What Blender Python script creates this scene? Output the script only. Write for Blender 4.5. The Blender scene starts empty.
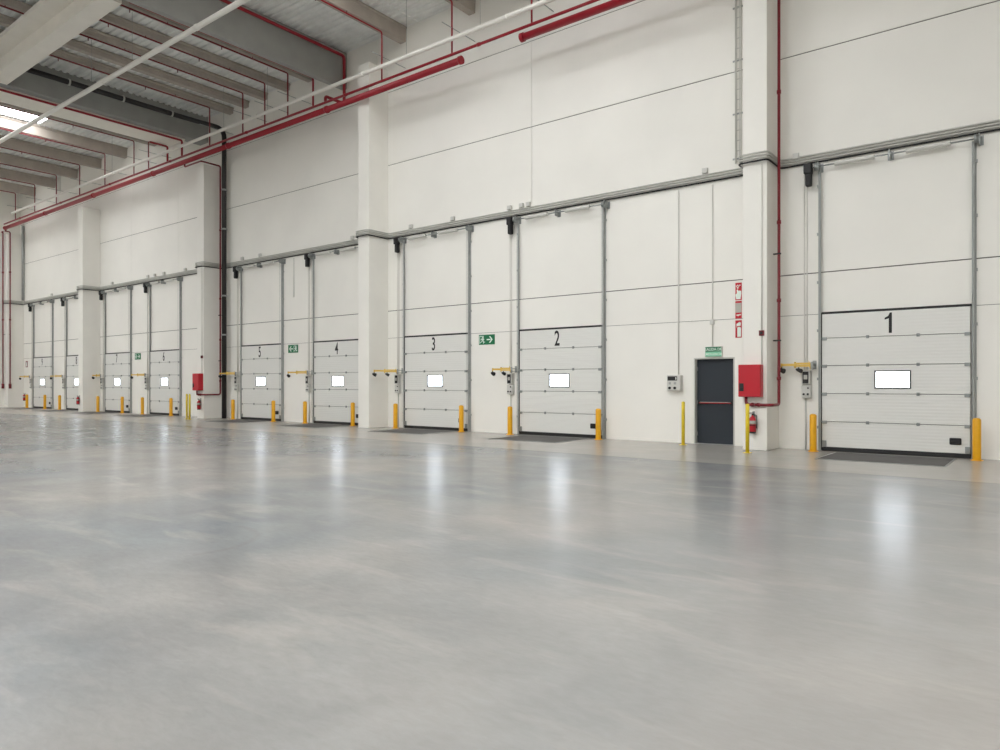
import bpy, bmesh, math
from mathutils import Vector, Matrix
PI = math.pi
C = bpy.context.scene.collection
S = bpy.context.scene

# ------------------------------------------------------------------ materials
def lin(r, g, b):
    f = lambda c: (c/255/12.92) if c/255 <= .04045 else ((c/255+.055)/1.055)**2.4
    return (f(r), f(g), f(b), 1)

def mat(name, rgb, rough=.5, metal=0., noise=0., scale=3., bump=0., bscale=60., spec=.5, coat=0.):
    m = bpy.data.materials.new(name); m.use_nodes = True
    nt = m.node_tree; b = nt.nodes['Principled BSDF']
    col = lin(*rgb)
    b.inputs['Base Color'].default_value = col
    b.inputs['Roughness'].default_value = rough
    b.inputs['Metallic'].default_value = metal
    b.inputs['Specular IOR Level'].default_value = spec
    b.inputs['Coat Weight'].default_value = coat
    tc = nt.nodes.new('ShaderNodeTexCoord')
    if noise:
        n = nt.nodes.new('ShaderNodeTexNoise'); n.inputs['Scale'].default_value = scale; n.inputs['Detail'].default_value = 5
        nt.links.new(tc.outputs['Object'], n.inputs['Vector'])
        r = nt.nodes.new('ShaderNodeValToRGB')
        r.color_ramp.elements[0].position = .3; r.color_ramp.elements[1].position = .7
        r.color_ramp.elements[0].color = tuple(c*(1-noise) for c in col[:3])+(1,)
        r.color_ramp.elements[1].color = tuple(min(1, c*(1+noise*.5)) for c in col[:3])+(1,)
        nt.links.new(n.outputs['Fac'], r.inputs['Fac']); nt.links.new(r.outputs['Color'], b.inputs['Base Color'])
    if bump:
        n2 = nt.nodes.new('ShaderNodeTexNoise'); n2.inputs['Scale'].default_value = bscale
        nt.links.new(tc.outputs['Object'], n2.inputs['Vector'])
        bp = nt.nodes.new('ShaderNodeBump'); bp.inputs['Strength'].default_value = bump; bp.inputs['Distance'].default_value = .01
        nt.links.new(n2.outputs['Fac'], bp.inputs['Height']); nt.links.new(bp.outputs['Normal'], b.inputs['Normal'])
    return m

def emit(name, rgb, strength):
    m = bpy.data.materials.new(name); m.use_nodes = True
    b = m.node_tree.nodes['Principled BSDF']
    b.inputs['Base Color'].default_value = lin(*rgb)
    b.inputs['Emission Color'].default_value = lin(*rgb)
    b.inputs['Emission Strength'].default_value = strength
    return m

M = {}
M['wall'] = mat('painted precast concrete', (238, 236, 229), .6, noise=.045, scale=.45, bump=.06, bscale=30)
M['joint'] = mat('panel joint sealant', (96, 92, 88), .8)
M['column'] = mat('painted column concrete', (238, 236, 229), .55, noise=.03, scale=1.2)
M['beam'] = mat('grey precast concrete', (160, 161, 157), .75, noise=.08, scale=1.5, bump=.1, bscale=25)
M['cream_beam'] = mat('pale precast concrete', (240, 235, 225), .7, noise=.04, scale=1.5)
M['purlin'] = mat('precast purlin concrete', (176, 167, 157), .75, noise=.1, scale=2.)
M['deck'] = mat('galvanised roof deck', (236, 237, 234), .5, .0, noise=.1, scale=2.)
M['red'] = mat('red pipe enamel', (150, 15, 34), .42, noise=.08, scale=4.)
M['maroon'] = mat('deep red riser and shaded branch enamel', (122, 18, 32), .4, noise=.06, scale=4.)  # riser colour; on the branch pipes it stands for red in shade
M['frame'] = mat('grey window frame', (84, 86, 86), .5)
M['paleconduit'] = mat('pale plastic conduit', (220, 218, 211), .5)
M['redbox'] = mat('red cabinet enamel', (186, 20, 38), .4)
M['darkred'] = mat('dark red plastic', (110, 24, 30), .5)
M['whitepipe'] = mat('white pipe coating', (236, 233, 226), .4)
M['grey'] = mat('grey plastic conduit', (194, 194, 187), .45)
M['lightgrey'] = mat('light grey enclosure', (205, 204, 198), .5)
M['galv'] = mat('galvanised steel', (150, 154, 152), .38, .6, noise=.12, scale=9.)
M['track'] = mat('dark galvanised track', (164, 167, 164), .5, .05, noise=.1, scale=6.)
M['black'] = mat('black rubber', (26, 26, 27), .6)
M['blackpipe'] = mat('dark rainwater pipe', (40, 36, 36), .45)
M['yellow'] = mat('safety yellow paint', (232, 170, 12), .42, noise=.07, scale=9.)
M['paleyellow'] = mat('pale yellow paint', (226, 200, 40), .45, noise=.06, scale=9.)
M['armyellow'] = mat('yellow arm enamel', (216, 178, 78), .45)
M['slate'] = mat('slate grey door enamel', (44, 50, 57), .5, spec=.35)
M['green'] = mat('green sign face', (12, 110, 68), .5)
M['signwhite'] = mat('sign white', (226, 240, 230), .5)
M['palegreen'] = mat('pale green sign face', (120, 196, 158), .5)
M['signred'] = mat('red sign face', (190, 18, 40), .5)
M['signgrey'] = mat('grey sign figure', (178, 176, 168), .5)
M['steel'] = mat('brushed steel', (178, 180, 178), .3, .8)
M['plate'] = mat('grey leveller plate', (92, 90, 87), .85, .0, noise=.12, scale=6.)
M['pane'] = emit('daylit window pane', (236, 245, 255), 8.5)
M['skylight'] = emit('daylit skylight sheet', (252, 253, 255), 9.)

def leaf_material():
    m = mat('white sectional door skin', (222, 222, 217), .45)
    nt = m.node_tree; b = nt.nodes['Principled BSDF']
    tc = nt.nodes.new('ShaderNodeTexCoord')
    w = nt.nodes.new('ShaderNodeTexWave'); w.bands_direction = 'Z'; w.inputs['Scale'].default_value = 4.6
    nt.links.new(tc.outputs['Object'], w.inputs['Vector'])
    bp = nt.nodes.new('ShaderNodeBump'); bp.inputs['Strength'].default_value = .4; bp.inputs['Distance'].default_value = .006
    nt.links.new(w.outputs['Fac'], bp.inputs['Height']); nt.links.new(bp.outputs['Normal'], b.inputs['Normal'])
    return m
M['leaf'] = leaf_material()

def floor_material():
    m = bpy.data.materials.new('polished concrete floor'); m.use_nodes = True
    nt = m.node_tree; b = nt.nodes['Principled BSDF']; N = nt.nodes.new; L = nt.links.new
    tc = N('ShaderNodeTexCoord')
    def noise(scale, detail, dist=0., vec=None, rough=.55):
        n = N('ShaderNodeTexNoise'); n.inputs['Scale'].default_value = scale; n.inputs['Detail'].default_value = detail
        n.inputs['Distortion'].default_value = dist; n.inputs['Roughness'].default_value = rough
        L(vec or tc.outputs['Object'], n.inputs['Vector']); return n
    n1 = noise(.25, 3, .4, rough=.5)
    r1 = N('ShaderNodeValToRGB'); e = r1.color_ramp.elements
    e[0].position = .34; e[0].color = lin(121, 127, 130); e[1].position = .66; e[1].color = lin(148, 145, 141)
    L(n1.outputs['Fac'], r1.inputs['Fac'])
    n2 = noise(1.1, 4, .4, rough=.5)
    r2 = N('ShaderNodeValToRGB'); e = r2.color_ramp.elements
    e[0].position = .34; e[0].color = (.40, .405, .41, 1); e[1].position = .7; e[1].color = (.59, .585, .58, 1)
    L(n2.outputs['Fac'], r2.inputs['Fac'])
    mx = N('ShaderNodeMixRGB'); mx.blend_type = 'OVERLAY'; mx.inputs['Fac'].default_value = .55
    L(r1.outputs['Color'], mx.inputs[1]); L(r2.outputs['Color'], mx.inputs[2])
    # pale scuffs, stretched along the lanes
    mp = N('ShaderNodeMapping'); mp.inputs['Scale'].default_value = (.45, 1.5, 1); mp.inputs['Rotation'].default_value = (0, 0, .5)
    L(tc.outputs['Object'], mp.inputs['Vector'])
    n3 = noise(1.6, 4, .5, mp.outputs['Vector'], .55)
    r3 = N('ShaderNodeValToRGB'); e = r3.color_ramp.elements
    e[0].position = .54; e[0].color = (0, 0, 0, 1); e[1].position = .8; e[1].color = (.45, .45, .45, 1)
    L(n3.outputs['Fac'], r3.inputs['Fac'])
    mx2 = N('ShaderNodeMixRGB'); mx2.inputs[2].default_value = lin(178, 172, 164)
    L(r3.outputs['Color'], mx2.inputs['Fac']); L(mx.outputs['Color'], mx2.inputs[1])
    # fine power-float streaks
    mp2 = N('ShaderNodeMapping'); mp2.inputs['Scale'].default_value = (1.6, 4., 1); mp2.inputs['Rotation'].default_value = (0, 0, .62)
    L(tc.outputs['Object'], mp2.inputs['Vector'])
    n5 = noise(4.5, 7, .3, mp2.outputs['Vector'], .74)
    r5 = N('ShaderNodeValToRGB'); e = r5.color_ramp.elements
    e[0].position = .3; e[0].color = (.44, .44, .44, 1); e[1].position = .72; e[1].color = (.56, .56, .56, 1)
    L(n5.outputs['Fac'], r5.inputs['Fac'])
    mx3 = N('ShaderNodeMixRGB'); mx3.blend_type = 'OVERLAY'; mx3.inputs['Fac'].default_value = .7
    L(mx2.outputs['Color'], mx3.inputs[1]); L(r5.outputs['Color'], mx3.inputs[2])
    # paler, warmer colour blended in gradually towards the right end of the hall
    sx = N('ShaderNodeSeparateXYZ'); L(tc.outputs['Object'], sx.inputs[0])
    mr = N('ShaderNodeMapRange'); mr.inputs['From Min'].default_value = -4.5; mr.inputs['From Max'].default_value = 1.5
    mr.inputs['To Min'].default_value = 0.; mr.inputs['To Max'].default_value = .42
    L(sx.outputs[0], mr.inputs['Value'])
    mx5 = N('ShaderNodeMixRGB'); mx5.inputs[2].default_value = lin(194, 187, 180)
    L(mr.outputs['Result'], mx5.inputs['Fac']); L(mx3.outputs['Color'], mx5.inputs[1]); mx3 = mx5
    # the dock strip in front of the wall, poured separately up to the joint
    st = N('ShaderNodeMath'); st.operation = 'GREATER_THAN'; st.inputs[1].default_value = -4.08; L(sx.outputs[1], st.inputs[0])
    sm = N('ShaderNodeMath'); sm.operation = 'MULTIPLY'; sm.inputs[1].default_value = .5; L(st.outputs[0], sm.inputs[0])
    mx6 = N('ShaderNodeMixRGB'); mx6.inputs[2].default_value = lin(192, 185, 174)
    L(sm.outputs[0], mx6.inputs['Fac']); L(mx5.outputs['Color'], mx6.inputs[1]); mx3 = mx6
    # one turning scuff left by a truck tyre
    def arc(cx, cy, rad, w, lo, hi):
        sp = N('ShaderNodeSeparateXYZ'); L(tc.outputs['Object'], sp.inputs[0])
        def m(op, a, b_=None, c=None):
            q = N('ShaderNodeMath'); q.operation = op
            for k, v in enumerate((a, b_, c)):
                if v is None: continue
                if isinstance(v, (int, float)): q.inputs[k].default_value = v
                else: L(v, q.inputs[k])
            return q.outputs[0]
        dx = m('SUBTRACT', sp.outputs[0], cx); dy = m('SUBTRACT', sp.outputs[1], cy)
        d = m('SQRT', m('ADD', m('MULTIPLY', dx, dx), m('MULTIPLY', dy, dy)))
        ring = m('SUBTRACT', 1., m('MINIMUM', 1., m('DIVIDE', m('ABSOLUTE', m('SUBTRACT', d, rad)), w)))
        an = m('ARCTAN2', dy, dx)
        msk = m('MULTIPLY', m('GREATER_THAN', an, lo), m('LESS_THAN', an, hi))
        return m('MULTIPLY', m('MULTIPLY', ring, msk), .22)
    mx4 = N('ShaderNodeMixRGB'); mx4.inputs[2].default_value = lin(112, 106, 100)
    L(arc(-6.75, -13.75, .75, .06, -.3, 1.75), mx4.inputs['Fac']); L(mx3.outputs['Color'], mx4.inputs[1])
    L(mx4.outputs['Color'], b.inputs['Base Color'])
    rr = N('ShaderNodeMapRange'); rr.inputs['To Min'].default_value = .225; rr.inputs['To Max'].default_value = .262
    L(n2.outputs['Fac'], rr.inputs['Value']); L(rr.outputs['Result'], b.inputs['Roughness'])
    n4 = noise(5., 4)
    bp = N('ShaderNodeBump'); bp.inputs['Strength'].default_value = .06; bp.inputs['Distance'].default_value = .01
    L(n4.outputs['Fac'], bp.inputs['Height']); L(bp.outputs['Normal'], b.inputs['Normal'])
    b.inputs['Specular IOR Level'].default_value = .33
    return m
M['floor'] = floor_material()

# ------------------------------------------------------------------ mesh helpers
def box(bm, x0, x1, y0, y1, z0, z1, bev=0., mi=0):
    r = bmesh.ops.create_cube(bm, size=1)
    vs = r['verts']
    for v in vs:
        v.co = Vector(((x0+x1)/2 + v.co.x*(x1-x0), (y0+y1)/2 + v.co.y*(y1-y0), (z0+z1)/2 + v.co.z*(z1-z0)))
    fs = {f for v in vs for f in v.link_faces}
    for f in fs: f.material_index = mi
    if bev:
        es = list({e for v in vs for e in v.link_edges})
        r = bmesh.ops.bevel(bm, geom=es, offset=bev, segments=2, affect='EDGES', profile=.5)
        for f in r['faces']: f.material_index = mi
    return vs

def round_path(pts, r, n=5):
    pts = [Vector(p) for p in pts]
    out = [pts[0]]
    for i in range(1, len(pts)-1):
        a, b, c = pts[i-1], pts[i], pts[i+1]
        d1, d2 = (a-b), (c-b)
        k = min(r, d1.length*.49, d2.length*.49)
        p, q = b+d1.normalized()*k, b+d2.normalized()*k
        for j in range(n+1):
            t = j/n
            out.append(p*(1-t)**2 + b*2*t*(1-t) + q*t*t)
    out.append(pts[-1])
    return out

def tube(bm, pts, r, seg=10, mi=0):
    pts = [Vector(p) for p in pts]
    rings = []
    t0 = (pts[1]-pts[0]).normalized()
    up = Vector((0, 0, 1)) if abs(t0.z) < .9 else Vector((1, 0, 0))
    nrm = (up - t0*up.dot(t0)).normalized()
    for i, p in enumerate(pts):
        if i == 0: t = t0
        elif i == len(pts)-1: t = (pts[i]-pts[i-1]).normalized()
        else: t = ((pts[i+1]-p).normalized() + (p-pts[i-1]).normalized()).normalized()
        nrm = (nrm - t*nrm.dot(t)).normalized()
        bn = t.cross(nrm)
        rr = r[i] if isinstance(r, (list, tuple)) else r
        rings.append([bm.verts.new(p + (nrm*math.cos(2*PI*k/seg) + bn*math.sin(2*PI*k/seg))*rr) for k in range(seg)])
    fs = []
    for a, b in zip(rings, rings[1:]):
        for k in range(seg):
            fs.append(bm.faces.new((a[k], a[(k+1) % seg], b[(k+1) % seg], b[k])))
    for f in fs: f.smooth = True; f.material_index = mi
    for f in (bm.faces.new(rings[0][::-1]), bm.faces.new(rings[-1])): f.material_index = mi

def lathe(bm, prof, cx, cy, seg=20, mi=0):
    tube(bm, [(cx, cy, z) for r, z in prof], [max(r, .0005) for r, z in prof], seg, mi)

def poly(bm, pts, y, th=.002, mi=0):
    """flat shape in the x-z plane facing -y, with thickness th"""
    a = [bm.verts.new((x, y-th, z)) for x, z in pts]; b = [bm.verts.new((x, y, z)) for x, z in pts]
    fs = [bm.faces.new(a), bm.faces.new(b[::-1])]
    n = len(pts)
    for i in range(n): fs.append(bm.faces.new((a[i], b[i], b[(i+1) % n], a[(i+1) % n])))
    for f in fs: f.material_index = mi

def disc(bm, cx, cz, r, y, th=.002, n=14, mi=0):
    poly(bm, [(cx+r*math.cos(2*PI*k/n), cz+r*math.sin(2*PI*k/n)) for k in range(n)], y, th, mi)

def obj(name, bm, mats, parent=None, loc=None):
    bmesh.ops.recalc_face_normals(bm, faces=bm.faces)
    me = bpy.data.meshes.new(name); bm.to_mesh(me); bm.free()
    for m in (mats if isinstance(mats, (list, tuple)) else [mats]): me.materials.append(M[m])
    o = bpy.data.objects.new(name, me); C.objects.link(o)
    if parent: o.parent = parent
    if loc: o.location = loc
    return o

def nb(): return bmesh.new()

def tag(o, label, cat, group=None, kind='thing'):
    o['label'] = label; o['category'] = cat; o['kind'] = kind
    if group: o['group'] = group
    return o

def thing(name, label, cat, loc=(0, 0, 0), group=None):
    o = bpy.data.objects.new(name, None); C.objects.link(o); o.location = loc; o.empty_display_size = .1
    return tag(o, label, cat, group)

def struct(name, bm, m):
    o = obj(name, bm, m); o['kind'] = 'structure'; return o

def bx(name, m, parent, *a, bev=0.):
    bm = nb(); box(bm, *a, bev=bev); return obj(name, bm, m, parent)

def tb(name, m, parent, pts, r, seg=10, rnd=0.):
    bm = nb(); tube(bm, round_path(pts, rnd) if rnd else pts, r, seg); return obj(name, bm, m, parent)

def dup(root, loc, label=None, skip=()):
    r = root.copy(); C.objects.link(r); r.location = loc
    if label: r['label'] = label
    for ch in list(root.children):
        if ch.name.split('.')[0] in skip: continue
        c = ch.copy(); C.objects.link(c); c.parent = r
        for g in ch.children:
            d = g.copy(); C.objects.link(d); d.parent = c
    return r

def text(name, body, m, parent, cx, cz, y, height, sx=1., bold=0., th=.002, left=False):
    cu = bpy.data.curves.new(name, 'FONT'); cu.body = body; cu.extrude = th/2; cu.offset = bold
    cu.align_x = 'CENTER'
    t = bpy.data.objects.new(name, cu); C.objects.link(t)
    bpy.context.view_layer.update()
    me = bpy.data.meshes.new_from_object(t.evaluated_get(bpy.context.evaluated_depsgraph_get()))
    bpy.data.objects.remove(t); bpy.data.curves.remove(cu)
    xs = [v.co.x for v in me.vertices]; ys = [v.co.y for v in me.vertices]
    k = height/(max(ys)-min(ys)); mx = (max(xs)+min(xs))/2; my = (max(ys)+min(ys))/2
    for v in me.vertices:
        v.co = Vector((cx+(v.co.x-mx)*k*sx, y - th/2 - v.co.z, cz+(v.co.y-my)*k))
    me.name = name; me.materials.clear(); me.materials.append(M[m])
    o = bpy.data.objects.new(name, me); C.objects.link(o); o.parent = parent
    return o

# ------------------------------------------------------------------ setting
XL, XR, YB = -52.62, 24., -42.
ZD = 13.75                                   # underside of the roof deck
ZM = 13.50                                   # lower deck of the bay between the two deep beams
bm = nb(); box(bm, XL-.3, XR+.3, YB-.3, .4, -.3, 0)
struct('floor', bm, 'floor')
bm = nb(); box(bm, XL, XR, -4.088, -4.076, .0005, .0015); struct('trim_1', bm, 'joint')

# dock wall: precast panels with open joints before a dark backing
bm = nb()
G = .012
EX0, EX1, EZ = -7.15, -6.13, 2.16            # emergency exit opening
zj = [0, 3.11, 4.06, 6.66, 9.17, 11.73, 14.6]
xlow = [XL-.3, EX0, EX1, XR+.3]
xup = [XL-.3, -37.456, -32.683, -18.9, -12.202, -5.4, 2.0, 12, XR+.3]
for i in range(len(zj)-1):
    z0, z1 = zj[i], zj[i+1]
    g = G if i != 1 else .006
    za = z0 + (g if i else 0); zb = z1-(.006 if i == 0 else G)
    if i == 0:
        box(bm, xlow[0], EX0, 0, .2, za, zb); box(bm, EX1, xlow[-1], 0, .2, za, zb); box(bm, EX0, EX1, 0, .2, EZ, zb)
    elif i < 3:
        box(bm, xlow[0], xlow[-1], 0, .2, za, zb)
    else:
        for a, b in zip(xup, xup[1:]): box(bm, a+.007, b-.007, 0, .2, za, zb)
box(bm, XL-.3, EX0, .02, .25, 0, 14.6, mi=1); box(bm, EX1, XR+.3, .02, .25, 0, 14.6, mi=1); box(bm, EX0, EX1, .02, .25, EZ, 14.6, mi=1)
box(bm, EX0-.1, EX1+.1, .25, .3, 0, EZ+.1, mi=1)
struct('wall_front', bm, ['wall', 'joint'])
bm = nb(); box(bm, XL-.3, XL, YB, 0, 0, 14.6); struct('wall_left', bm, 'wall')
bm = nb(); box(bm, XR, XR+.3, YB, 0, 0, 14.6); struct('wall_right', bm, 'wall')
bm = nb(); box(bm, XL-.3, XR+.3, YB-.3, YB, 0, 14.6); struct('wall_rear', bm, 'wall')

# roof deck: trapezoidal sheets spanning along x, with openings for the skylights
deck_z = lambda x: ZM if -30.045 < x < -20.795 else ZD
SKY = []                                     # (x0, x1, y0, y1)
for x0, x1 in ((-50.0, -47.2), (-43.85, -41.05), (-37.75, -34.95), (-16.9, -14.6), (-11.2, -8.6), (-8.2, -5.6), (-5.1, -2.5), (1., 3.6), (7., 9.6), (13., 15.6), (19., 21.6)):
    for y0, y1 in ((-8.6, -4.1), (-17.5, -12.5), (-26.5, -21.5), (-36.5, -31.)):
        if y1 > -5 and x0 not in (-50., -37.75, -11.2, -16.9): continue
        if y1 > -5 and x0 > -20: y0 = -7.4
        if y1 == -12.5 and x0 > 0: continue
        SKY.append((x0, x1, y0, y1))
for x0, x1 in ((-28.6, -25.8), (-24.8, -22.0)):
    for y0, y1 in ((-26.5, -21.5), (-36.5, -31.)): SKY.append((x0, x1, y0, y1))
bm = nb()
def sheet(bm, x0, x1, y0, y1):
    ZD = deck_z((x0+x1)/2)
    p = .25; y = y0
    prof = []
    while y < y1-1e-6:
        for dy, z in ((0, 0), (.11, 0), (.14, .05), (.22, .05)):
            if y+dy < y1: prof.append((y+dy, ZD+z))
        y += p
    prof.append((y1, ZD))
    a = [bm.verts.new((x0, yy, z)) for yy, z in prof]; b = [bm.verts.new((x1, yy, z)) for yy, z in prof]
    for i in range(len(prof)-1): bm.faces.new((a[i], a[i+1], b[i+1], b[i]))
xs = sorted({XL, XR, -30.045, -20.795} | {v for s in SKY for v in s[:2]})
for xa, xb in zip(xs, xs[1:]):
    holes = sorted((s[2], s[3]) for s in SKY if s[0] <= xa+1e-6 and s[1] >= xb-1e-6)
    y = YB
    for h0, h1 in holes:
        sheet(bm, xa, xb, y, h0); y = h1
    sheet(bm, xa, xb, y, 0)
box(bm, XL-.3, XR+.3, YB-.3, .4, 14.6, 14.8)
struct('ceiling', bm, 'deck')
for i, (x0, x1, y0, y1) in enumerate(SKY):
    bm = nb(); zs = deck_z((x0+x1)/2); box(bm, x0, x1, y0, y1, zs+.06, zs+.09)
    o = struct('window_%d' % (i+1), bm, 'skylight')

# ------------------------------------------------------------------ columns and roof members
COL = [-5.615, -18.907, -29.436, -41.59, -52.612]      # left edges; .55 wide, .9 deep
CW, CD = .55, .9
clab = ['tall white concrete column carrying the big red hose cabinet by the exit door',
        'white concrete column standing between dock doors 3 and 4',
        'white concrete column with small red hose cabinet between dock doors 5 and 6',
        'white concrete column standing between dock doors 7 and 8',
        'white concrete column in the far corner past dock door 9']
for i, x in enumerate(COL):
    bm = nb(); box(bm, x, x+CW, -CD, -.003, 0, (13.7, 12.5, 11.0, 11.0, 11.0)[i], bev=.015)
    tag(obj('concrete_column', bm, 'column'), clab[i], 'column', 'white concrete columns along the dock wall')

bm = nb(); box(bm, -20.79, -20.57, -33, -.003, 12.4, ZD-.01, bev=.02)
tag(obj('roof_beam', bm, 'beam'), 'deep grey concrete roof beam meeting the wall left of dock door 3 column', 'beam')
bm = nb()
box(bm, -30.75, -30.05, -33, -.003, 12.4, ZD-.01, bev=.02)
bm2 = nb(); box(bm2, -31.85, -30.42, -33, -.9, 12.33, 12.399, bev=.01); box(bm2, -31.85, -30.76, -33, -.9, 12.40, 12.75, bev=.01)
rb = obj('roof_beam', bm, ['beam']); pso = obj('bottom_slab', bm2, 'cream_beam', rb); pso['label'] = 'pale concrete underside'
tag(rb, 'wide concrete roof beam with pale underside, above the far hose cabinet column', 'beam')
bm = nb()
ya, yb = -8.41, -7.85
prof = [(ya, 12.4), (yb, 12.4), (yb, 12.52), (-8.03, 12.6), (-8.03, 13.06), (-7.75, 13.1), (-7.75, 13.24), (-8.75, 13.24), (-8.75, 13.1), (-8.24, 13.06), (-8.24, 12.6), (ya, 12.52)]
a = [bm.verts.new((-30.04, y, z)) for y, z in prof]; b = [bm.verts.new((-21.03, y, z)) for y, z in prof]
for i in range(len(prof)): bm.faces.new((a[i], a[(i+1) % len(prof)], b[(i+1) % len(prof)], b[i]))
bm.faces.new(a); bm.faces.new(b[::-1])
tag(obj('roof_girder', bm, 'cream_beam'), 'pale concrete girder running along the hall between the two deep roof beams', 'beam')

PUR = [(-11.53, 'right of the deep grey roof beam, third from it'), (-14.52, 'right of the deep grey roof beam, second from it'),
       (-17.62, 'right of and next to the deep grey roof beam'),
       (-22.72, 'left of and next to the deep grey roof beam'), (-24.18, 'second to the left of the deep grey roof beam'),
       (-25.68, 'third to the left of the deep grey roof beam'), (-27.02, 'fourth to the left of the deep grey roof beam'),
       (-28.2, 'fifth left of the deep grey beam, next to the black rainwater pipe'),
       (-33.45, 'just beyond the wide pale-bottomed roof beam'), (-34.92, 'on the near side of the bright skylight'),
       (-38.02, 'on the far side of the bright skylight'), (-41.02, 'second beyond the bright skylight'),
       (-44.07, 'third beyond the bright skylight'), (-47.17, 'fourth beyond the bright skylight'), (-50.22, 'last before the far end wall')]
for x, w in PUR:
    bm = nb()
    # tapered precast joist
    zt = deck_z(x)-.005; prof = [(x-.13, 13.25), (x+.13, 13.25), (x+.14, zt-.09), (x+.19, zt-.05), (x+.19, zt), (x-.19, zt), (x-.19, zt-.05), (x-.14, zt-.09)]
    y0, y1 = -33, -.004
    a = [bm.verts.new((xx, y0, z)) for xx, z in prof]; b = [bm.verts.new((xx, y1, z)) for xx, z in prof]
    for i in range(len(prof)): bm.faces.new((a[i], a[(i+1) % len(prof)], b[(i+1) % len(prof)], b[i]))
    bm.faces.new(a); bm.faces.new(b[::-1])
    tag(obj('roof_purlin', bm, 'purlin'), 'concrete roof purlin '+w, 'purlin', 'concrete purlins under the roof deck')

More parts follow.
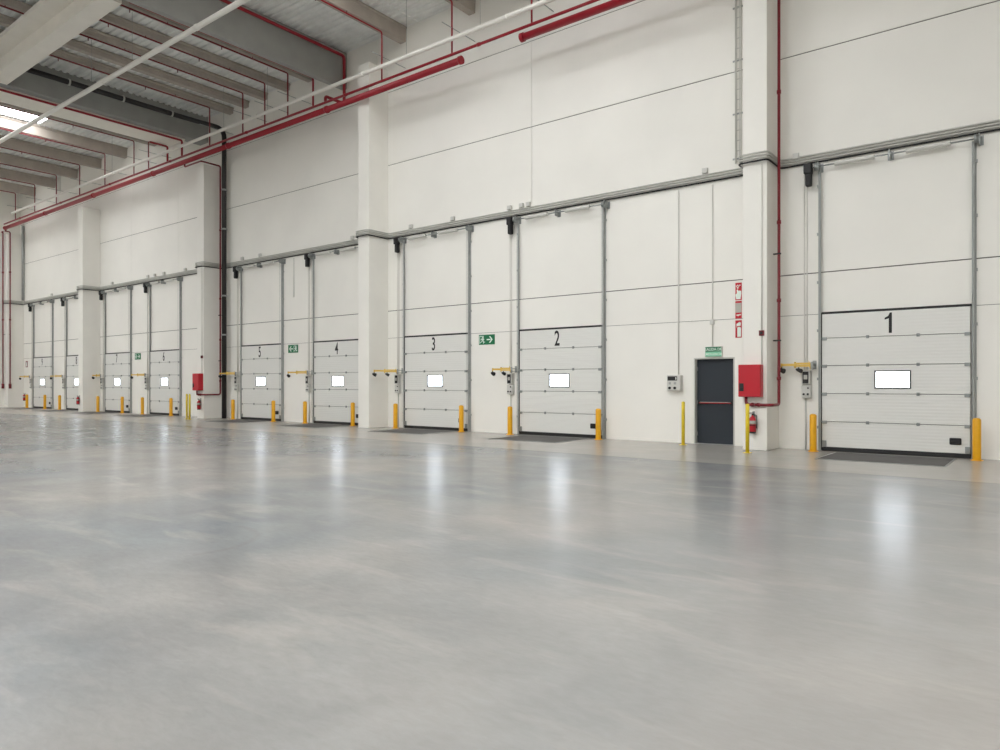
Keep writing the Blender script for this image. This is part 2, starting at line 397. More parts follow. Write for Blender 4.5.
# ------------------------------------------------------------------ sectional dock doors
DW = 2.95
SEAM = [.09, .665, 1.30, 1.93, 2.55, 3.10]
DOORX = [-4.16, -12.67, -17.54, -22.48, -27.40, -35.38, -40.34, -45.35, -50.30]
RBOL = [-1.15, -9.71, -14.63, -19.77, -24.56, -32.64, -37.57, 0, -47.54]
WX0, WX1, WZ0, WZ1 = 1.14, 1.82, 1.42, 1.80
def make_door():
    t = thing('sectional_door', '', 'dock door', group='numbered white sectional dock doors')
    y0, y1 = -.07, -.03
    for i in range(5):
        z0, z1 = SEAM[i]+.006, SEAM[i+1]-.006
        bm = nb()
        if i == 2:
            box(bm, .07, WX0, y0, y1, z0, z1); box(bm, WX1, DW-.07, y0, y1, z0, z1)
            box(bm, WX0, WX1, y0, y1, z0, WZ0); box(bm, WX0, WX1, y0, y1, WZ1, z1)
        else:
            box(bm, .07, DW-.07, y0, y1, z0, z1, bev=.008)
        p = obj('door_section', bm, 'leaf', t)
        if i == 2:
            bm = nb(); f = .022
            for a in ((WX0-.01, WX1+.01, WZ0-.01, WZ0+f), (WX0-.01, WX1+.01, WZ1-f, WZ1+.01), (WX0-.01, WX0+f, WZ0+f, WZ1-f), (WX1-f, WX1+.01, WZ0+f, WZ1-f)):
                box(bm, a[0], a[1], y0-.012, y1, a[2], a[3])
            w = obj('window_frame', bm, 'frame', t)
            bx('window_pane', 'pane', w, WX0+f, WX1-f, y0+.01, y1-.005, WZ0+f, WZ1-f)
    bm = nb(); box(bm, .075, DW-.075, y1, y1+.02, .05, 3.1); obj('inner_skin', bm, 'joint', t)
    bx('bottom_seal', 'black', t, .06, DW-.06, y0-.01, y1, .004, .09, bev=.01)
    bx('top_seal', 'black', t, .05, DW-.05, y0-.005, y1+.005, 3.095, 3.145, bev=.008)
    for i in range(1, 5):
        z = SEAM[i]
        for x in (1.0, 1.96):
            bm = nb(); box(bm, x-.03, x+.03, y0-.022, y0+.001, z-.035, z+.035, bev=.006)
            tube(bm, [(x-.035, y0-.022, z), (x+.035, y0-.022, z)], .012, 8)
            obj('hinge', bm, 'galv', t)
        for s, x in ((1, .07), (-1, DW-.07)):
            bm = nb()
            box(bm, min(x, x+s*.1), max(x, x+s*.1), y0-.03, y0+.001, z-.05, z+.02, bev=.006)
            tube(bm, [(x-s*.01, y0-.02, z), (x+s*.06, y0-.02, z)], .012, 8)
            tube(bm, [(x-s*.012, y0-.02, z), (x+s*.01, y0-.02, z)], .018, 10)
            obj('roller_bracket', bm, 'galv', t)
    for s, x in ((1, .07), (-1, DW-.07)):
        bm = nb(); box(bm, min(x, x+s*.09), max(x, x+s*.09), y0-.03, y0+.001, .1, .24, bev=.006); obj('bottom_bracket', bm, 'galv', t)
    bm = nb(); box(bm, 2.52, 2.73, y0-.035, y0+.001, .27, .41, bev=.02); box(bm, 2.55, 2.70, y0-.05, y0-.03, .33, .36, bev=.008)
    obj('handle', bm, 'black', t)
    # guide tracks, floor to head
    for s, x in ((1, 0.), (-1, DW)):
        bm = nb()
        box(bm, min(x, x+s*.012), max(x, x+s*.012), -.085, -.003, 0.003, 6.42)
        box(bm, min(x, x-s*.03), max(x, x-s*.03), -.008, -.003, 0.003, 6.42)
        box(bm, min(x, x+s*.045), max(x, x+s*.045), -.09, -.08, 0.003, 6.42)
        box(bm, min(x+s*.035, x+s*.045), max(x+s*.035, x+s*.045), -.085, -.07, 0.003, 6.42)
        for z in (.5, 1.6, 2.7, 3.8, 4.9, 6.0):
            box(bm, min(x-s*.05, x), max(x-s*.05, x), -.05, -.003, z, z+.06)
        g = obj('guide_track', bm, 'track', t)
        bm = nb(); box(bm, min(x+s*.013, x+s*.045), max(x+s*.013, x+s*.045), -.06, -.004, .01, 3.12); obj('edge_seal', bm, 'black', g)
    # torsion shaft with springs and drums
    sh = tb('torsion_shaft', 'galv', t, [(-.28, -.17, 6.44), (DW+.14, -.17, 6.44)], .016, 10)
    for x0, x1 in ((.35, 1.15), (1.75, 2.55)):
        bm = nb(); n = 28
        tube(bm, [(x0+(x1-x0)*k/n, -.17, 6.44) for k in range(n+1)], [.060 if k % 2 else .054 for k in range(n+1)], 12)
        obj('torsion_spring', bm, 'lightgrey', t)
    for x in (-.06, DW+.01):
        bm = nb(); tube(bm, [(x-.01, -.17, 6.44), (x+.06, -.17, 6.44)], .085, 16); tube(bm, [(x+.06, -.17, 6.44), (x+.07, -.17, 6.44)], .1, 16); obj('cable_drum', bm, 'galv', t)
        bm = nb(); box(bm, x+.075, x+.085, -.25, -.003, 6.33, 6.53); box(bm, x+.085, x+.14, -.012, -.003, 6.33, 6.53); obj('bearing_plate', bm, 'galv', t)
    bm = nb(); box(bm, 1.43, 1.45, -.22, -.003, 6.34, 6.53); box(bm, 1.38, 1.50, -.012, -.003, 6.34, 6.53); obj('bearing_plate', bm, 'galv', t)
    bm = nb(); box(bm, -.29, -.12, -.27, -.10, 6.30, 6.53, bev=.02); box(bm, -.26, -.13, -.25, -.1, 6.02, 6.32, bev=.03)
    mo = obj('drive_motor', bm, 'black', t)
    bx('motor_cap', 'galv', mo, -.30, -.285, -.24, -.11, 6.36, 6.5, bev=.004)
    # lifting cables at the sides
    for x in (.03, DW-.03): tb('lift_cable', 'galv', t, [(x, -.16, .2), (x, -.16, 6.4)], .004, 6)
    return t
side = ['beside the red hose cabinet column', 'left of the dark emergency exit', 'right of a white column', 'partly cut off by a white column', 'right of the black rainwater pipe',
        'left of a red hose cabinet column', 'right of a white column far down the wall', 'half hidden behind a white column', 'last at the far end of the wall']
door0 = make_door()
for i, x in enumerate(DOORX):
    lab = 'white sectional dock door number %d, %s' % (i+1, side[i])
    d = door0 if i == 0 else dup(door0, (x, 0, 0))
    d.location = (x, 0, 0); d['label'] = lab
for i, d in enumerate([o for o in C.objects if o.name.startswith('sectional_door')]):
    n = round(min(range(9), key=lambda k: abs(DOORX[k]-d.location.x)))
    if n:
        text('number_marking', str(n+1), 'black', d, 1.41, 2.835, -.071, .44, .62, .014)
    else:
        bm = nb(); poly(bm, [(1.41, 2.615), (1.47, 2.615), (1.47, 3.055), (1.43, 3.055), (1.40, 2.985), (1.33, 2.945), (1.33, 2.905), (1.41, 2.93)], -.071)
        obj('number_marking', bm, 'black', d)

# ------------------------------------------------------------------ door side gear
def make_bollard():
    t = thing('safety_bollard', '', 'bollard', group='yellow bollards at the dock doors')
    bm = nb(); lathe(bm, [(.072, .01), (.074, .02), (.074, .80), (.065, .825), (.04, .84), (.001, .845)], 0, 0, 20); obj('post', bm, 'yellow', t)
    bm = nb(); lathe(bm, [(.11, 0.001), (.11, .012)], 0, 0, 20)
    for k in range(4): lathe(bm, [(.012, .012), (.012, .025)], .094*math.cos(k*PI/2+.8), .094*math.sin(k*PI/2+.8), 8)
    obj('base_plate', bm, 'yellow', t)
    return t
b0 = None
for i, x in enumerate(DOORX):
    for s, xx in (('left', x-.045), ('right', RBOL[i])):
        lab = 'short yellow steel bollard at the %s track of dock door %d' % (s, i+1)
        if i == 7 and s == 'right': continue
        if b0 is None: b0 = make_bollard(); o = b0
        else: o = dup(b0, (0, 0, 0))
        o.location = (xx, -.40, 0); o['label'] = lab

def make_leveller():
    t = thing('dock_leveller', '', 'leveller plate', group='dock leveller plates in the floor')
    bm = nb(); box(bm, -1.1, 1.1, -2.02, -.32, .001, .006); obj('deck_plate', bm, 'plate', t)
    bm = nb()
    for a in ((-1.13, -1.1, -2.05, -.3), (1.1, 1.13, -2.05, -.3)): box(bm, *a, .001, .008)
    box(bm, -1.1, 1.1, -2.05, -2.02, .001, .008); box(bm, -1.1, 1.1, -.32, -.30, .001, .008)
    obj('edge_angle', bm, 'galv', t)
    bm = nb(); box(bm, -1.1, 1.1, -.75, -.735, .006, .008); obj('lip_hinge', bm, 'joint', t)
    return t
l0 = None
for i, x in enumerate(DOORX):
    lab = 'grey steel dock leveller plate in the floor before dock door %d' % (i+1)
    if l0 is None: l0 = make_leveller(); o = l0
    else: o = dup(l0, (0, 0, 0))
    o.location = (x+DW/2+.05, 0, 0); o['label'] = lab

def make_control():
    t = thing('control_box', '', 'control box', group='door control boxes beside the dock doors')
    bm = nb(); box(bm, -.105, .105, -.025, -.004, -.30, .36, bev=.004); obj('back_board', bm, 'lightgrey', t)
    bm = nb(); box(bm, -.09, .09, -.15, -.025, .03, .34, bev=.012); u = obj('drive_housing', bm, 'lightgrey', t)
    bm = nb(); box(bm, -.065, .065, -.158, -.148, .05, .32, bev=.004); obj('dark_cover', bm, 'black', u)
    bm = nb(); box(bm, -.04, .04, -.165, -.156, .14, .24, bev=.004); obj('name_plate', bm, 'signgrey', u)
    bm = nb(); box(bm, -.1, .1, -.13, -.025, -.28, .005, bev=.012); u = obj('button_housing', bm, 'lightgrey', t)
    for x in (-.045, .045):
        bm = nb(); tube(bm, [(x, -.128, -.2), (x, -.15, -.2)], .024, 12); obj('push_button', bm, 'black', u)
    bm = nb(); tube(bm, [(.05, -.128, -.06), (.05, -.15, -.06)], .02, 12); box(bm, .044, .056, -.16, -.148, -.08, -.04); obj('rotary_switch', bm, 'black', u)
    for k, x in enumerate((-.06, .0)):
        tb('conduit', 'paleconduit', t, [(x, -.018, .35), (x, -.018, 4.88)], .011, 8)
    tb('conduit', 'grey', t, [(-.03, -.02, -.29), (-.03, -.02, -1.47)], .018, 8)
    return t
c0 = None
for i, x in enumerate(DOORX):
    lab = 'grey door control box left of dock door %d with two black buttons' % (i+1)
    if c0 is None: c0 = make_control(); o = c0
    else: o = dup(c0, (0, 0, 0))
    o.location = (x-.27, 0, 1.48); o['label'] = lab

# swivelling yellow dock lamps: pivot on the wall, tip given per door
TIPS = [(-4.93, -.26), (-13.42, -.34), (-18.16, -.84), (-23.45, -.5), (-28.30, -.5), (-36.35, -.5), (-40.88, -.45), (-46.4, -.5), (-51.2, -.5)]
for i, x in enumerate(DOORX):
    col = 'armyellow'
    t = thing('dock_lamp', 'yellow swing-arm dock lamp folded out left of dock door %d' % (i+1), 'lamp', (x-.11, 0, 1.93), 'yellow swing-arm dock lamps')
    tx, ty = TIPS[i][0]-(x-.11), TIPS[i][1]
    p0 = Vector((0, -.24, 0)); p2 = Vector((tx, ty, 0))
    p1 = p0.lerp(p2, .55)
    d = (p2-p0).normalized(); n = Vector((-d.y, d.x, 0))
    bm = nb(); box(bm, -.04, .04, -.02, -.004, -.07, .12, bev=.004); box(bm, -.03, .03, -.21, -.02, .035, .05); box(bm, -.03, .03, -.21, -.02, -.05, -.035)
    tube(bm, [(0, -.24, -.09), (0, -.24, .09)], .03, 12); box(bm, -.03, .03, -.25, -.2, .035, .05); box(bm, -.03, .03, -.25, -.2, -.05, -.035)
    obj('wall_bracket', bm, 'track', t)
    def bar(bm, a, b, w, h):
        dd = (b-a).normalized(); nn = Vector((-dd.y, dd.x, 0))*w
        v = [bm.verts.new(p+q+Vector((0, 0, z))) for z in (-h, h) for p, q in ((a, -nn), (a, nn), (b, nn), (b, -nn))]
        for f in ((3, 2, 1, 0), (4, 5, 6, 7), (0, 1, 5, 4), (1, 2, 6, 5), (2, 3, 7, 6), (3, 0, 4, 7)): bm.faces.new([v[k] for k in f])
    bm = nb(); bar(bm, p0+d*.03, p1, .018, .022); z = Vector((0, 0, .05))
    bar(bm, p0+d*.03+z, p1+z, .018, .022); bar(bm, p0+d*.03-Vector((0, 0, .03)), p0+d*.07+Vector((0, 0, .06)), .018, .06)
    obj('arm', bm, col, t)
    bm = nb(); bar(bm, p1-d*.03+Vector((0, 0, .024)), p2+Vector((0, 0, .024)), .016, .028); tube(bm, [p1+Vector((0, 0, -.05)), p1+Vector((0, 0, .09))], .022, 10)
    tube(bm, [p2+Vector((0, 0, -.03)), p2+Vector((0, 0, .06))], .02, 10)
    obj('arm', bm, col, t)
    for q in ((p2, .062), (p1+d*-.08, .05)) if i < 3 else ((p2, .062),):
        p, r = q
        bm = nb(); a = p+Vector((0, 0, -.03)); b = p+Vector((0, 0, -.06))
        tube(bm, [a, b], .014, 8)
        c = p+Vector((0, 0, -.10)); ax = (-d+Vector((0, -.3, -.35))).normalized()
        tube(bm, [c-ax*.07, c-ax*.03, c+ax*.06, c+ax*.075], [r*.35, r*.7, r, r*.9], 14)
        obj('lamp_head', bm, 'black', t)

# ------------------------------------------------------------------ emergency exit
bm = nb()
box(bm, EX0-.012, EX0+.02, -.006, .16, 0, EZ+.012); box(bm, EX1-.02, EX1+.012, -.006, .16, 0, EZ+.012); box(bm, EX0+.02, EX1-.02, -.006, .16, EZ-.02, EZ+.012)
dr = struct('door_1', bm, 'grey')
tag(dr, 'dark slate emergency exit door with a red and steel push bar', 'door', kind='structure')
bm = nb(); box(bm, EX0+.02, EX1-.02, .13, .18, .01, EZ-.02, bev=.004); lf = obj('door_leaf', bm, 'slate', dr)
bm = nb(); box(bm, EX0+.02, EX1-.02, -.01, .16, 0, .012); obj('threshold', bm, 'steel', dr)
bm = nb()
for x in (EX0+.09, EX1-.09): box(bm, x-.03, x+.03, .06, .13, .98, 1.10, bev=.008)
pb = obj('push_bar', bm, 'black', lf)
tb('push_bar_rod', 'redbox', lf, [(EX0+.1, .075, 1.04), (EX1-.1, .075, 1.04)], .018, 12)
bm = nb(); box(bm, EX0+.12, EX1-.12, -.0+.054, .062, 1.048, 1.062); obj('push_bar_strip', bm, 'steel', lf)
bm = nb()
for z in (.25, 1.05, 1.9): tube(bm, [(EX0+.03, .12, z-.05), (EX0+.03, .12, z+.05)], .012, 8)
obj('hinge', bm, 'steel', lf)

t = thing('exit_sign', 'green illuminated exit sign reading SALIDA DE EMERGENCIA above the dark door', 'sign', (-6.63, 0, 2.315))
bx('sign_housing', 'lightgrey', t, -.215, .215, -.06, -.004, -.125, .13, bev=.008)
bx('sign_face', 'green', t, -.205, .205, -.066, -.058, .005, .12)
bx('sign_face', 'palegreen', t, -.205, .205, -.066, -.058, -.118, .002)
text('lettering', 'SALIDA DE', 'signwhite', t, 0, .062, -.067, .07, .92, .01)
text('lettering', 'EMERGENCIA', 'signwhite', t, 0, -.058, -.067, .062, .86, .01)

def pict(bm, x, z, s, mi, y=-.016, flip=1):
    """door outline and running figure"""
    f = lambda px, pz: (x+flip*px*s, z+pz*s)
    for a in ((-.5, -.42, -.5, .5), (.12, .2, -.5, .5)):
        poly(bm, [f(a[0], a[2]), f(a[1], a[2]), f(a[1], a[3]), f(a[0], a[3])], y, .002, mi)
    poly(bm, [f(-.5, .42), f(.2, .42), f(.2, .5), f(-.5, .5)], y-.0003, .002, mi)
    disc(bm, x+flip*.0*s, z+.3*s, .09*s, y, mi=mi)
    for pl in ([(-.12, .18), (.02, .2), (.06, -.08), (-.08, -.1)], [(.0, .18), (.3, .06), (.28, -.02), (0, .09)], [(-.1, .16), (-.32, .02), (-.27, -.04), (-.08, .07)],
               [(-.06, -.06), (.06, -.08), (.26, -.28), (.42, -.26), (.43, -.34), (.22, -.37)], [(-.08, -.06), (.02, -.08), (-.1, -.3), (-.36, -.42), (-.38, -.34), (-.17, -.24)]):
        poly(bm, [f(*p) for p in pl], y-.0006, .002, mi)
def arrow(bm, x, z, s, mi, flip=1, y=-.016):
    f = lambda px, pz: (x+flip*px*s, z+pz*s)
    poly(bm, [f(-.5, -.08), f(.1, -.08), f(.1, .08), f(-.5, .08)], y, .002, mi)
    poly(bm, [f(.5, 0), f(.1, .42), f(-.12, .42), f(.2, .08), f(.2, -.08), f(-.12, -.42), f(.1, -.42)], y-.0005, .002, mi)
for x0, x1, z0, z1, fl, lab in ((-14.23, -13.60, 2.74, 3.05, 1, 'green escape sign with running figure and right arrow between doors 2 and 3'),
                               (-24.12, -23.49, 2.745, 3.06, -1, 'green escape sign with left arrow between dock doors 4 and 5'),
                               (-37.05, -36.42, 2.74, 3.06, 1, 'green escape sign far down the wall between dock doors 6 and 7')):
    cx, cz = (x0+x1)/2, (z0+z1)/2
    t = thing('escape_sign', lab, 'sign', (cx, 0, cz), 'green escape signs between the dock doors')
    w, h = x1-x0, z1-z0
    bx('sign_panel', 'green', t, -w/2, w/2, -.016, -.003, -h/2, h/2)
    bm = nb(); pict(bm, -.17*fl, 0, .24, 0, flip=1); obj('running_figure', bm, 'signwhite', t)
    bm = nb(); arrow(bm, .12*fl, 0, .24, 0, flip=fl); obj('arrow', bm, 'signwhite', t)

# red fire signs by the exit
SX, SW, SH = -6.02, .155, .425
for k, (cz, lab) in enumerate(((3.775, 'red fire alarm sign with pale hand, topmost of three on the wall'),
                               (3.328, 'red fire hose sign with grey centre, middle of three on the wall'),
                               (2.857, 'red extinguisher sign with white bottle, lowest of three on the wall'))):
    t = thing('fire_sign', lab, 'sign', (SX, 0, cz), 'red fire signs left of the hose cabinet column')
    bx('sign_panel', 'signred', t, -SW/2, SW/2, -.012, -.003, -SH/2, SH/2)
    bm = nb(); y = -.012
    if k == 0:
        poly(bm, [(-.055, -.19), (.05, -.19), (.068, -.06), (.066, .0), (.035, .02), (.0, .01), (-.02, .05), (-.045, .045), (-.04, -.04), (-.075, -.08)], y)
        for j in range(4): disc(bm, -.05+j*.028, .13+.02*(j % 2), .015, y)
        disc(bm, -.02, .09, .022, y)
        m_ = 'signwhite'
    elif k == 1:
        poly(bm, [(-SW/2+.004, -.07), (SW/2-.004, -.07), (SW/2-.004, .165), (-SW/2+.004, .165)], y)
        m_ = 'signgrey'
    else:
        poly(bm, [(-.03, -.19), (.06, -.19), (.06, .02), (.04, .05), (-.01, .05), (-.03, .02)], y)
        poly(bm, [(-.03, .075), (.05, .075), (.06, .15), (.02, .17), (-.04, .13)], y-.0004)
        poly(bm, [(-.05, .12), (-.03, .14), (-.03, .08), (-.045, .02)], y-.0002)
        m_ = 'signwhite'
    obj('pictogram', bm, m_, t)
    if k == 1:
        bm = nb(); poly(bm, [(-.05, -.12), (.06, -.11), (.06, -.135), (.01, -.14), (-.01, -.165), (-.03, -.14), (-.05, -.145)], y); obj('hose_symbol', bm, 'signwhite', t)
t = thing('fire_sign', 'small red sign on the wall left of far dock door 9', 'sign', (-51.55, 0, 2.75))
bx('sign_panel', 'maroon', t, -.16, .16, -.012, -.003, -.2, .2)
bm = nb(); poly(bm, [(-.06, -.15), (.06, -.15), (.06, .08), (.02, .14), (-.02, .14), (-.06, .08)], -.012); obj('pictogram', bm, 'signwhite', t)

# grey charger / control unit by the exit
t = thing('control_unit', 'grey wall control unit with dark display left of the emergency exit', 'control unit', (-7.64, 0, 1.54))
bx('housing', 'lightgrey', t, -.185, .185, -.17, .0004, -.2, .2, bev=.015)
bx('display', 'black', t, -.16, .10, -.178, -.168, .06, .17, bev=.004)
bx('indicator', 'lightgrey', t, .055, .085, -.184, -.176, .085, .145)
for x in (-.10, .04):
    bm = nb(); tube(bm, [(x, -.168, -.13), (x, -.2, -.13)], .034, 14); obj('rotary_knob', bm, 'black', t)
    bm = nb(); box(bm, x-.03, x+.03, -.175, -.168, -.04, .02, bev=.003); obj('push_button', bm, 'track', t)
tag(tb('wall_conduit', 'paleconduit', None, [(-7.57, -.02, 1.75), (-7.57, -.02, 6.5)], .018, 8), 'thin grey vertical conduit rising from the grey wall control unit', 'conduit')
t = thing('wall_conduit', 'thin grey vertical conduit with a junction box above the exit sign', 'conduit', (-6.67, 0, 0))
tb('conduit_tube', 'paleconduit', t, [(0, -.02, 2.45), (0, -.02, 6.5)], .016, 8)
bx('junction_box', 'lightgrey', t, -.055, .055, -.07, -.004, 3.0, 3.12, bev=.008)
tag(tb('wall_conduit', 'grey', None, [(-23.75, -.0135, 4.95), (-23.75, -.0135, 6.5)], .014, 8), 'short thin grey conduit hanging from the tray between doors 4 and 5', 'conduit')

for (x, y), lab in (((-7.2, -.58), 'thin yellow post before the grey wall control unit'), ((-5.27, -1.60), 'thin yellow post before the big red hose cabinet'),
                    ((-28.77, -1.60), 'thin yellow post left of the far red hose cabinet, nearer the cabinet'), ((-29.25, -1.46), 'thin yellow post left of the far red hose cabinet, further from it')):
    t = thing('guard_post', lab, 'post', (x, y, 0), 'thin yellow guard posts')
    bm = nb(); lathe(bm, [(.042, .008), (.042, 1.06), (.03, 1.075), (.001, 1.08)], 0, 0, 14); obj('post', bm, 'paleyellow', t)
    bm = nb(); box(bm, -.075, .075, -.075, .075, .001, .01); obj('base_plate', bm, 'paleyellow', t)

# ------------------------------------------------------------------ hose cabinets, extinguishers, call points on the columns
def hose_cabinet(cx, lab):
    t = thing('hose_cabinet', lab, 'fire hose cabinet', (cx, -CD, 1.22), 'red fire hose cabinets on columns')
    bx('cabinet_body', 'redbox', t, .0, .50, -.20, -.004, 0, .735, bev=.012)
    bx('cabinet_door', 'redbox', t, .006, .494, -.225, -.20, .008, .727, bev=.008)
    bm = nb(); box(bm, .03, .13, -.232, -.224, .13, .31, bev=.006); box(bm, .05, .11, -.245, -.23, .16, .22, bev=.006)
    obj('door_latch', bm, 'black', t)
    bm = nb()
    for z in (.15, .6): tube(bm, [(.497, -.215, z-.04), (.497, -.215, z+.04)], .008, 8)
    obj('hinge', bm, 'redbox', t)
    return t
hose_cabinet(COL[0]-.03, 'large red fire hose cabinet on the column right of the exit door')
hose_cabinet(COL[2]+.02, 'red fire hose cabinet on the far column between doors 5 and 6')

def extinguisher(x, y, z, lab):
    t = thing('fire_extinguisher', lab, 'fire extinguisher', (x, y, z), 'red fire extinguishers')
    bm = nb(); lathe(bm, [(.06, 0.03), (.075, .05), (.078, .3), (.07, .34), (.045, .375), (.022, .39), (.022, .41)], 0, -.09, 18); b = obj('cylinder_body', bm, 'redbox', t)
    bm = nb(); lathe(bm, [(.064, 0), (.07, .012), (.07, .05)], 0, -.09, 18); obj('base_ring', bm, 'black', t)
    bm = nb(); lathe(bm, [(.0788, .17), (.0788, .2)], 0, -.09, 18); obj('label_band', bm, 'darkred', t)
    bm = nb(); lathe(bm, [(.0788, .21), (.0788, .29)], 0, -.09, 18); obj('label_band', bm, 'signgrey', t)
    bm = nb(); lathe(bm, [(.02, .405), (.02, .44)], 0, -.09, 10); box(bm, -.11, .03, -.105, -.075, .44, .455); box(bm, -.10, .02, -.1, -.08, .47, .48); obj('valve_head', bm, 'black', t)
    bm = nb(); tube(bm, round_path([(.02, -.09, .42), (.095, -.09, .42), (.10, -.09, .2), (.09, -.09, .12)], .05), .011, 8); obj('hose', bm, 'black', t)
    bm = nb(); box(bm, -.025, .025, -.015, .0004, .2, .5); box(bm, -.02, .02, -.07, -.01, .4, .41); obj('wall_hook', bm, 'galv', t)
extinguisher(-5.36, -CD, .39, 'red fire extinguisher hung under the large hose cabinet near the exit')
extinguisher(-29.12, -CD, .39, 'red fire extinguisher hung under the far hose cabinet by door 5')
extinguisher(-41.40, -CD, .39, 'red fire extinguisher on the column between doors 7 and 8')
extinguisher(-51.72, 0, .42, 'red fire extinguisher on the wall left of far dock door 9')

for cx, lab in ((COL[0]+.44, 'dark red alarm call point on the column above the large hose cabinet'), (COL[2]+.44, 'dark red alarm call point on the column above the far hose cabinet')):
    t = thing('alarm_switch', lab, 'alarm call point', (cx, -CD, 2.67))
    bx('housing', 'darkred', t, -.055, .055, -.055, -.004, -.06, .06, bev=.006)
    bx('press_plate', 'black', t, -.03, .03, -.06, -.054, -.03, .03)
    tb('conduit', 'paleconduit', t, [(0, -.02, .06), (0, -.02, 3.84)], .014, 8)
    tb('conduit', 'grey', t, [(0, -.02, -.06), (0, -.02, -.70)], .014, 8)

# red riser pipes feeding the hose cabinets
def rings(name, m, t, items, r, seg=12):
    for a, b in items:
        bm = nb(); tube(bm, [a, b], r, seg); obj(name, bm, m, t)
def feed(c, top, yw, lab):
    xs_ = c+CW+.125; yf = -CD-.06
    t = thing('riser_pipe', lab, 'pipe', (0, 0, 0), 'red riser pipes feeding the hose cabinets')
    pts = top + [(xs_, yw, 1.04), (xs_, yf, 1.04), (c+.10, yf, 1.04), (c+.10, yf, 1.215)]
    tb('pipe_run', 'maroon', t, pts, .034, 12, .09)
    rings('coupling', 'maroon', t, [((xs_, yw, z), (xs_, yw, z+.08)) for z in (1.6, 3.4, 5.2, 8.2)] + [((x, yf, 1.04), (x+.05, yf, 1.04)) for x in (c+.22, c+.36)], .048)
    bm = nb(); tube(bm, [(c+.29, yf-.03, 1.04), (c+.29, yf-.11, 1.04)], .018, 8); box(bm, c+.26, c+.32, yf-.12, yf-.1, 1.02, 1.06); obj('valve_handle', bm, 'darkred', t)
    for z in (2.5, 4.5):
        bm = nb(); box(bm, c+CW+.001, xs_, yw-.02, yw+.02, z, z+.03); tube(bm, [(xs_, yw, z), (xs_, yw, z+.03)], .05, 12); obj('pipe_clamp', bm, 'black', t)
feed(COL[0], [(COL[0]+CW+.125, -.43, 13.4)], -.43, 'red riser pipe down the side of the near column to the large hose cabinet')
xq = COL[2]+CW+.125
feed(COL[2], [(-30.1, -1.1, 11.165), (-30.1, -1.1, 11.05), (xq, -1.1, 11.05), (xq, -.2, 11.05)], -.2, 'red riser pipe down the side of the far hose cabinet column')
for (x, y), lab in (((-51.93, -.80), 'red standpipe in the far corner, right of the pair'), ((-52.45, -1.03), 'red standpipe in the far corner, left of the pair')):
    t = thing('standpipe', lab, 'pipe', (x, y, 0), 'red standpipes in the far corner')
    tb('pipe_run', 'maroon', t, [(0, 0, 1.35), (0, 0, 11.095), (0, -1.1-y, 11.095), (.25, -1.1-y, 11.095)], .036, 10, .1)
    if y > -.9: bx('pipe_clamp', 'track', t, -.13201, 0, -.02, .02, 4.6, 4.64)
    else: bx('pipe_clamp', 'track', t, -.02, .02, 0, .13001, 4.6, 4.64)
    bm = nb(); tube(bm, [(0, 0, 1.2), (0, 0, 1.5)], .075, 10); obj('valve', bm, 'darkred', t)
    rings('coupling', 'maroon', t, [((0, 0, z), (0, 0, z+.1)) for z in (5.5, 8.5)], .055, 10)

# ------------------------------------------------------------------ conduits along the dock wall, wrapped round the columns
def wrap(z, off, x0=XL+.02, x1=XR-.2):
    pts = [(x0, -CD-off, z)]
    for c in COL[::-1]:
        o2 = off+.035
        if c-o2 > x0: pts += [(c-o2-.12, -off, z), (c-o2, -off-.12, z), (c-o2, -CD-o2, z)]
        pts += [(c+CW+off, -CD-o2, z), (c+CW+off, -off, z)]
    pts.append((x1, -off, z))
    return round_path(pts, .12, 4)
for k, z in enumerate((6.765, 6.705, 6.645)):
    tag(tb('wall_conduit', 'grey', None, wrap(z, .04), .022, 8), ['topmost', 'middle', 'lowest'][k]+' of the three grey conduits running along the whole dock wall', 'conduit', 'grey conduits along the dock wall')
tag(tb('power_cable', 'black', None, wrap(6.58, .045), .02, 8), 'black cable running under the grey conduits along the dock wall', 'cable')
JB = [-4.66, -6.85, -12.30, -12.55, -13.0, -15.3, -17.2, -20.2, -26.0, -27.3, -32.0, -34.0, -34.9, -35.6, -39.5, -47.5]
w = ['above left of dock door 1', 'above the exit door', 'above dock door 2, first from the right', 'above dock door 2, second from the right', 'above the left track of door 2', 'above dock door 3', 'above the left track of door 3', 'above dock door 4', 'above dock door 5', 'above the left track of door 5',
     'above the right track of door 6', 'above the middle of door 6', 'above dock door 6, left of the middle', 'above the left track of door 6', 'above dock door 7', 'above dock door 9']
for x, s in zip(JB, w):
    t = thing('junction_box', 'small grey junction box on the conduits '+s, 'junction box', (x, 0, 6.80), 'junction boxes on the wall conduits')
    low = x == -4.66
    bx('box_body', 'lightgrey', t, -.07, .07, -.09 if not low else -.10, -.004 if not low else -.064, 0 if not low else -.08, .13 if not low else .06, bev=.008)
    bx('box_lid', 'lightgrey', t, -.06, .06, -.1 if not low else -.11, -.09 if not low else -.10, .01 if not low else -.07, .12 if not low else .05, bev=.004)
    if not low: bx('conduit_stub', 'grey', t, -.015, .015, -.05, -.02, -.0025, .002)

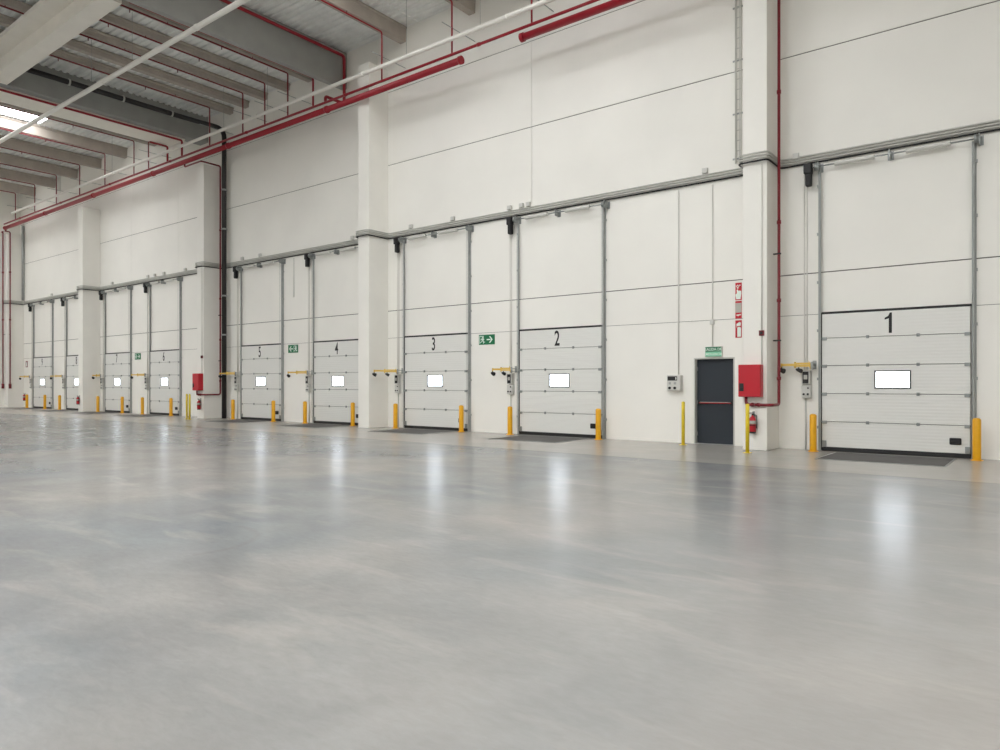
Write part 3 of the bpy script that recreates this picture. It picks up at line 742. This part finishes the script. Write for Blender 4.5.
# cable ladder up the wall by the near column
t = thing('cable_ladder', 'tall galvanised wire cable tray up the wall left of the near column', 'cable tray', (-6.02, 0, 0))
bm = nb()
for x in (-.07, .07): box(bm, x-.008, x+.008, -.05, -.015, 6.9, 13.6)
z = 6.95
while z < 13.55:
    box(bm, -.065, .065, -.03, -.02, z, z+.02); z += .25
obj('ladder_frame', bm, 'lightgrey', t)
bm = nb()
for z in (7.0, 8.1, 9.4, 10.7, 12.0): box(bm, -.14, .14, -.02, -.003, z, z+.04)
obj('wall_bracket', bm, 'track', t)
for k in range(0, 3, 2): tb('cable', 'lightgrey', t, [(-.04+.04*k, -.042, 6.9), (-.04+.04*k, -.042, 13.6)], .011, 6)

# rainwater pipes
t = thing('rainwater_pipe', 'thick black rainwater pipe down the wall beside the far hose cabinet column', 'pipe', (0, 0, 0))
tb('pipe_run', 'blackpipe', t, [(-29.55, -7.6, 13.0), (-29.55, -1.3, 13.0), (-28.42, -.22, 12.6), (-28.42, -.22, .004)], .10, 14, .4)
rings('pipe_clamp', 'track', t, [((-28.42, -.22, z), (-28.42, -.22, z+.07)) for z in (1.9, 3.6, 5.3, 8.2, 9.9)], .13, 14)
rings('pipe_clamp', 'grey', t, [((-29.55, y, 13.0), (-29.55, y+.06, 13.0)) for y in (-2, -4, -6)], .13, 14)
tag(tb('rainwater_pipe', 'track', None, [(-51.93, -.09, 6.82), (-51.93, -.09, 11.6)], .075, 12), 'grey downpipe on the wall in the far corner above door 9', 'pipe')

# ------------------------------------------------------------------ sprinkler pipework
ZH, YH = 11.27, -1.10
def main_pipe(x0, x1, lab, bends=()):
    t = thing('fire_main_pipe', lab, 'pipe', (0, 0, 0), 'thick red fire mains')
    tb('pipe_run', 'red', t, [(x0, YH, ZH), (x1, YH, ZH)], .10, 16)
    n = max(1, round((x1-x0)/5.9))
    rings('coupling', 'red', t, [((x0+(x1-x0)*k/n-.05, YH, ZH), (x0+(x1-x0)*k/n+.05, YH, ZH)) for k in range(n+1)], .125, 16)
main_pipe(-51.80, -14.05, 'long thick red fire main running along the wall to the far corner')
main_pipe(-11.75, XR-1, 'thick red fire main at the top edge above the exit door')
t = thing('sprinkler_feed_pipe', 'thin red pipe running above the thick red fire main along the wall', 'pipe', (0, 0, 0))
tb('pipe_run', 'red', t, [(-52.0, YH, 11.54), (XR-1, YH, 11.54)], .042, 10)
rings('coupling', 'red', t, [((-49.4+6*k, YH, 11.54), (-49.3+6*k, YH, 11.54)) for k in range(9)], .055, 10)
DROP = [(-11.43, 'above dock door 2'), (-14.4, 'above the gap between doors 2 and 3'), (-17.5, 'above dock door 3'), (-22.63, 'next left of the deep grey roof beam'), (-24.1, 'second left of the deep grey roof beam'),
        (-25.6, 'third left of the deep grey roof beam'), (-28.06, 'right of the black rainwater pipe'), (-33.36, 'nearest beyond the wide roof beam'),
        (-34.8, 'second beyond the wide roof beam'), (-37.9, 'third beyond the wide roof beam'), (-40.9, 'fourth beyond the wide roof beam'), (-43.95, 'fifth beyond the wide roof beam'),
        (-47.05, 'second last before the far end wall'), (-50.1, 'last before the far end wall')]
for x, s in DROP:
    t = thing('sprinkler_pipe', 'thin red sprinkler pipe dropping from the roof '+s, 'pipe', (x, 0, 0), 'red sprinkler pipes under the purlins')
    gird = -30.04 < x < -21.03
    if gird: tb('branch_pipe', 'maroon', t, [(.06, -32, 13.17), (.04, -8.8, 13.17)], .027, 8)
    tb('branch_pipe', 'maroon' if x < -20 else 'red', t, [(.04, -7.7 if gird else -32, 13.17), (.0, YH, 13.17), (0, YH, 11.585)], .027, 8, .08)  # darker red from the deep beam leftwards: shade of the dim bays put into colour
    for y in (-2.6, -5.7, -9.3):
        rings('hanger', 'darkred', t, [((.02, y, 13.18), (.02, y, 13.246))], .012, 6)
        bm = nb(); tube(bm, [(.02, y-1.2, 13.14), (.02, y-1.2, 13.05)], [.02, .012], 8); obj('sprinkler_head', bm, 'darkred', t)
    bm = nb(); tube(bm, [(.0, -.004, 12.35), (.0, -1.55, 12.35)], .014, 6); obj('wall_strut', bm, 'track', t)
for (x, zt, yt), lab in (((-31.6, 12.25, 0), 'thin red sprinkler pipe under the pale beam soffit, left of the pair'), ((-30.33, 12.26, 1), 'thin red sprinkler pipe along the pale beam soffit, right of the pair')):
    t = thing('sprinkler_pipe', lab, 'pipe', (x, 0, 0), 'red sprinkler pipes under the purlins')
    tb('branch_pipe', 'red', t, [(0, -32 if yt else -1.9, zt), (0, YH, zt), (0, YH, 11.585)], .045, 8, .08)
t = thing('sprinkler_pipe', 'dark thin sprinkler pipe dropping just left of the deep grey roof beam', 'pipe', (-21.12, 0, 0), 'red sprinkler pipes under the purlins')
tb('branch_pipe', 'red', t, [(0, -7.6, 12.6), (0, YH, 12.6), (0, YH, 11.585)], .036, 8, .08)
t = thing('sprinkler_pipe', 'red pipe along the top of the deep grey roof beam, dropping at the wall', 'pipe', (-20.42, 0, 0), 'red sprinkler pipes under the purlins')
tb('branch_pipe', 'red', t, [(0, -32, 13.5), (0, -.25, 13.5), (0, -.25, 11.76), (0, YH, 11.76), (0, YH, 11.585)], .055, 10, .12)
for y in (-2, -5, -8): bx('pipe_clamp', 'track', t, -.145, 0, y, y+.05, 13.47, 13.53)

# white pipes
def white_pipe(x0, x1, y, z, r, lab):
    t = thing('white_pipe', lab, 'pipe', (0, 0, 0), 'white pipes under the roof')
    tb('pipe_run', 'whitepipe', t, [(x0, y, z), (x1, y, z)], r, 12)
    rings('coupling', 'whitepipe', t, [((x0+1.5+6*k, y, z), (x0+1.58+6*k, y, z)) for k in range(9)], r*1.18)
    for x in (-48.6, -42.5, -36.3, -32.7, -26.4, -23.4, -16., -13., -9.5):
        tb('hanger_rod', 'galv', t, [(x, y, z+r*.9), (x, y, deck_z(x)-.003)], .006, 5)
white_pipe(-49.6, XR-1, -1.45, 11.8, .065, 'white pipe running along the wall just above the red fire main')
white_pipe(-51.0, XR-1, -6.46, 11.8, .08, 'white pipe crossing the roof out from the wall, below the purlins')

# ------------------------------------------------------------------ light, camera
wd = bpy.data.worlds.new('overcast sky'); S.world = wd; wd.use_nodes = True
wd.node_tree.nodes['Background'].inputs[0].default_value = (.85, .92, 1, 1)
wd.node_tree.nodes['Background'].inputs[1].default_value = 1.

cd = bpy.data.cameras.new('camera'); cam = bpy.data.objects.new('camera', cd); C.objects.link(cam)
cam.location = (0, -17.29, 1.53)
cam.rotation_euler = (PI/2, 0, math.asin(.6126))
cd.sensor_fit = 'HORIZONTAL'; cd.sensor_width = 36; cd.lens = 36*.710
cd.shift_y = .0083
cd.clip_start = .05; cd.clip_end = 300
S.camera = cam
S.view_settings.view_transform = 'Standard'; S.view_settings.look = 'None'
S.view_settings.exposure = -.04; S.view_settings.gamma = 1; S.view_settings.use_curve_mapping = False
S.cycles.use_denoising = True
S.cycles.max_bounces = 8; S.cycles.diffuse_bounces = 6
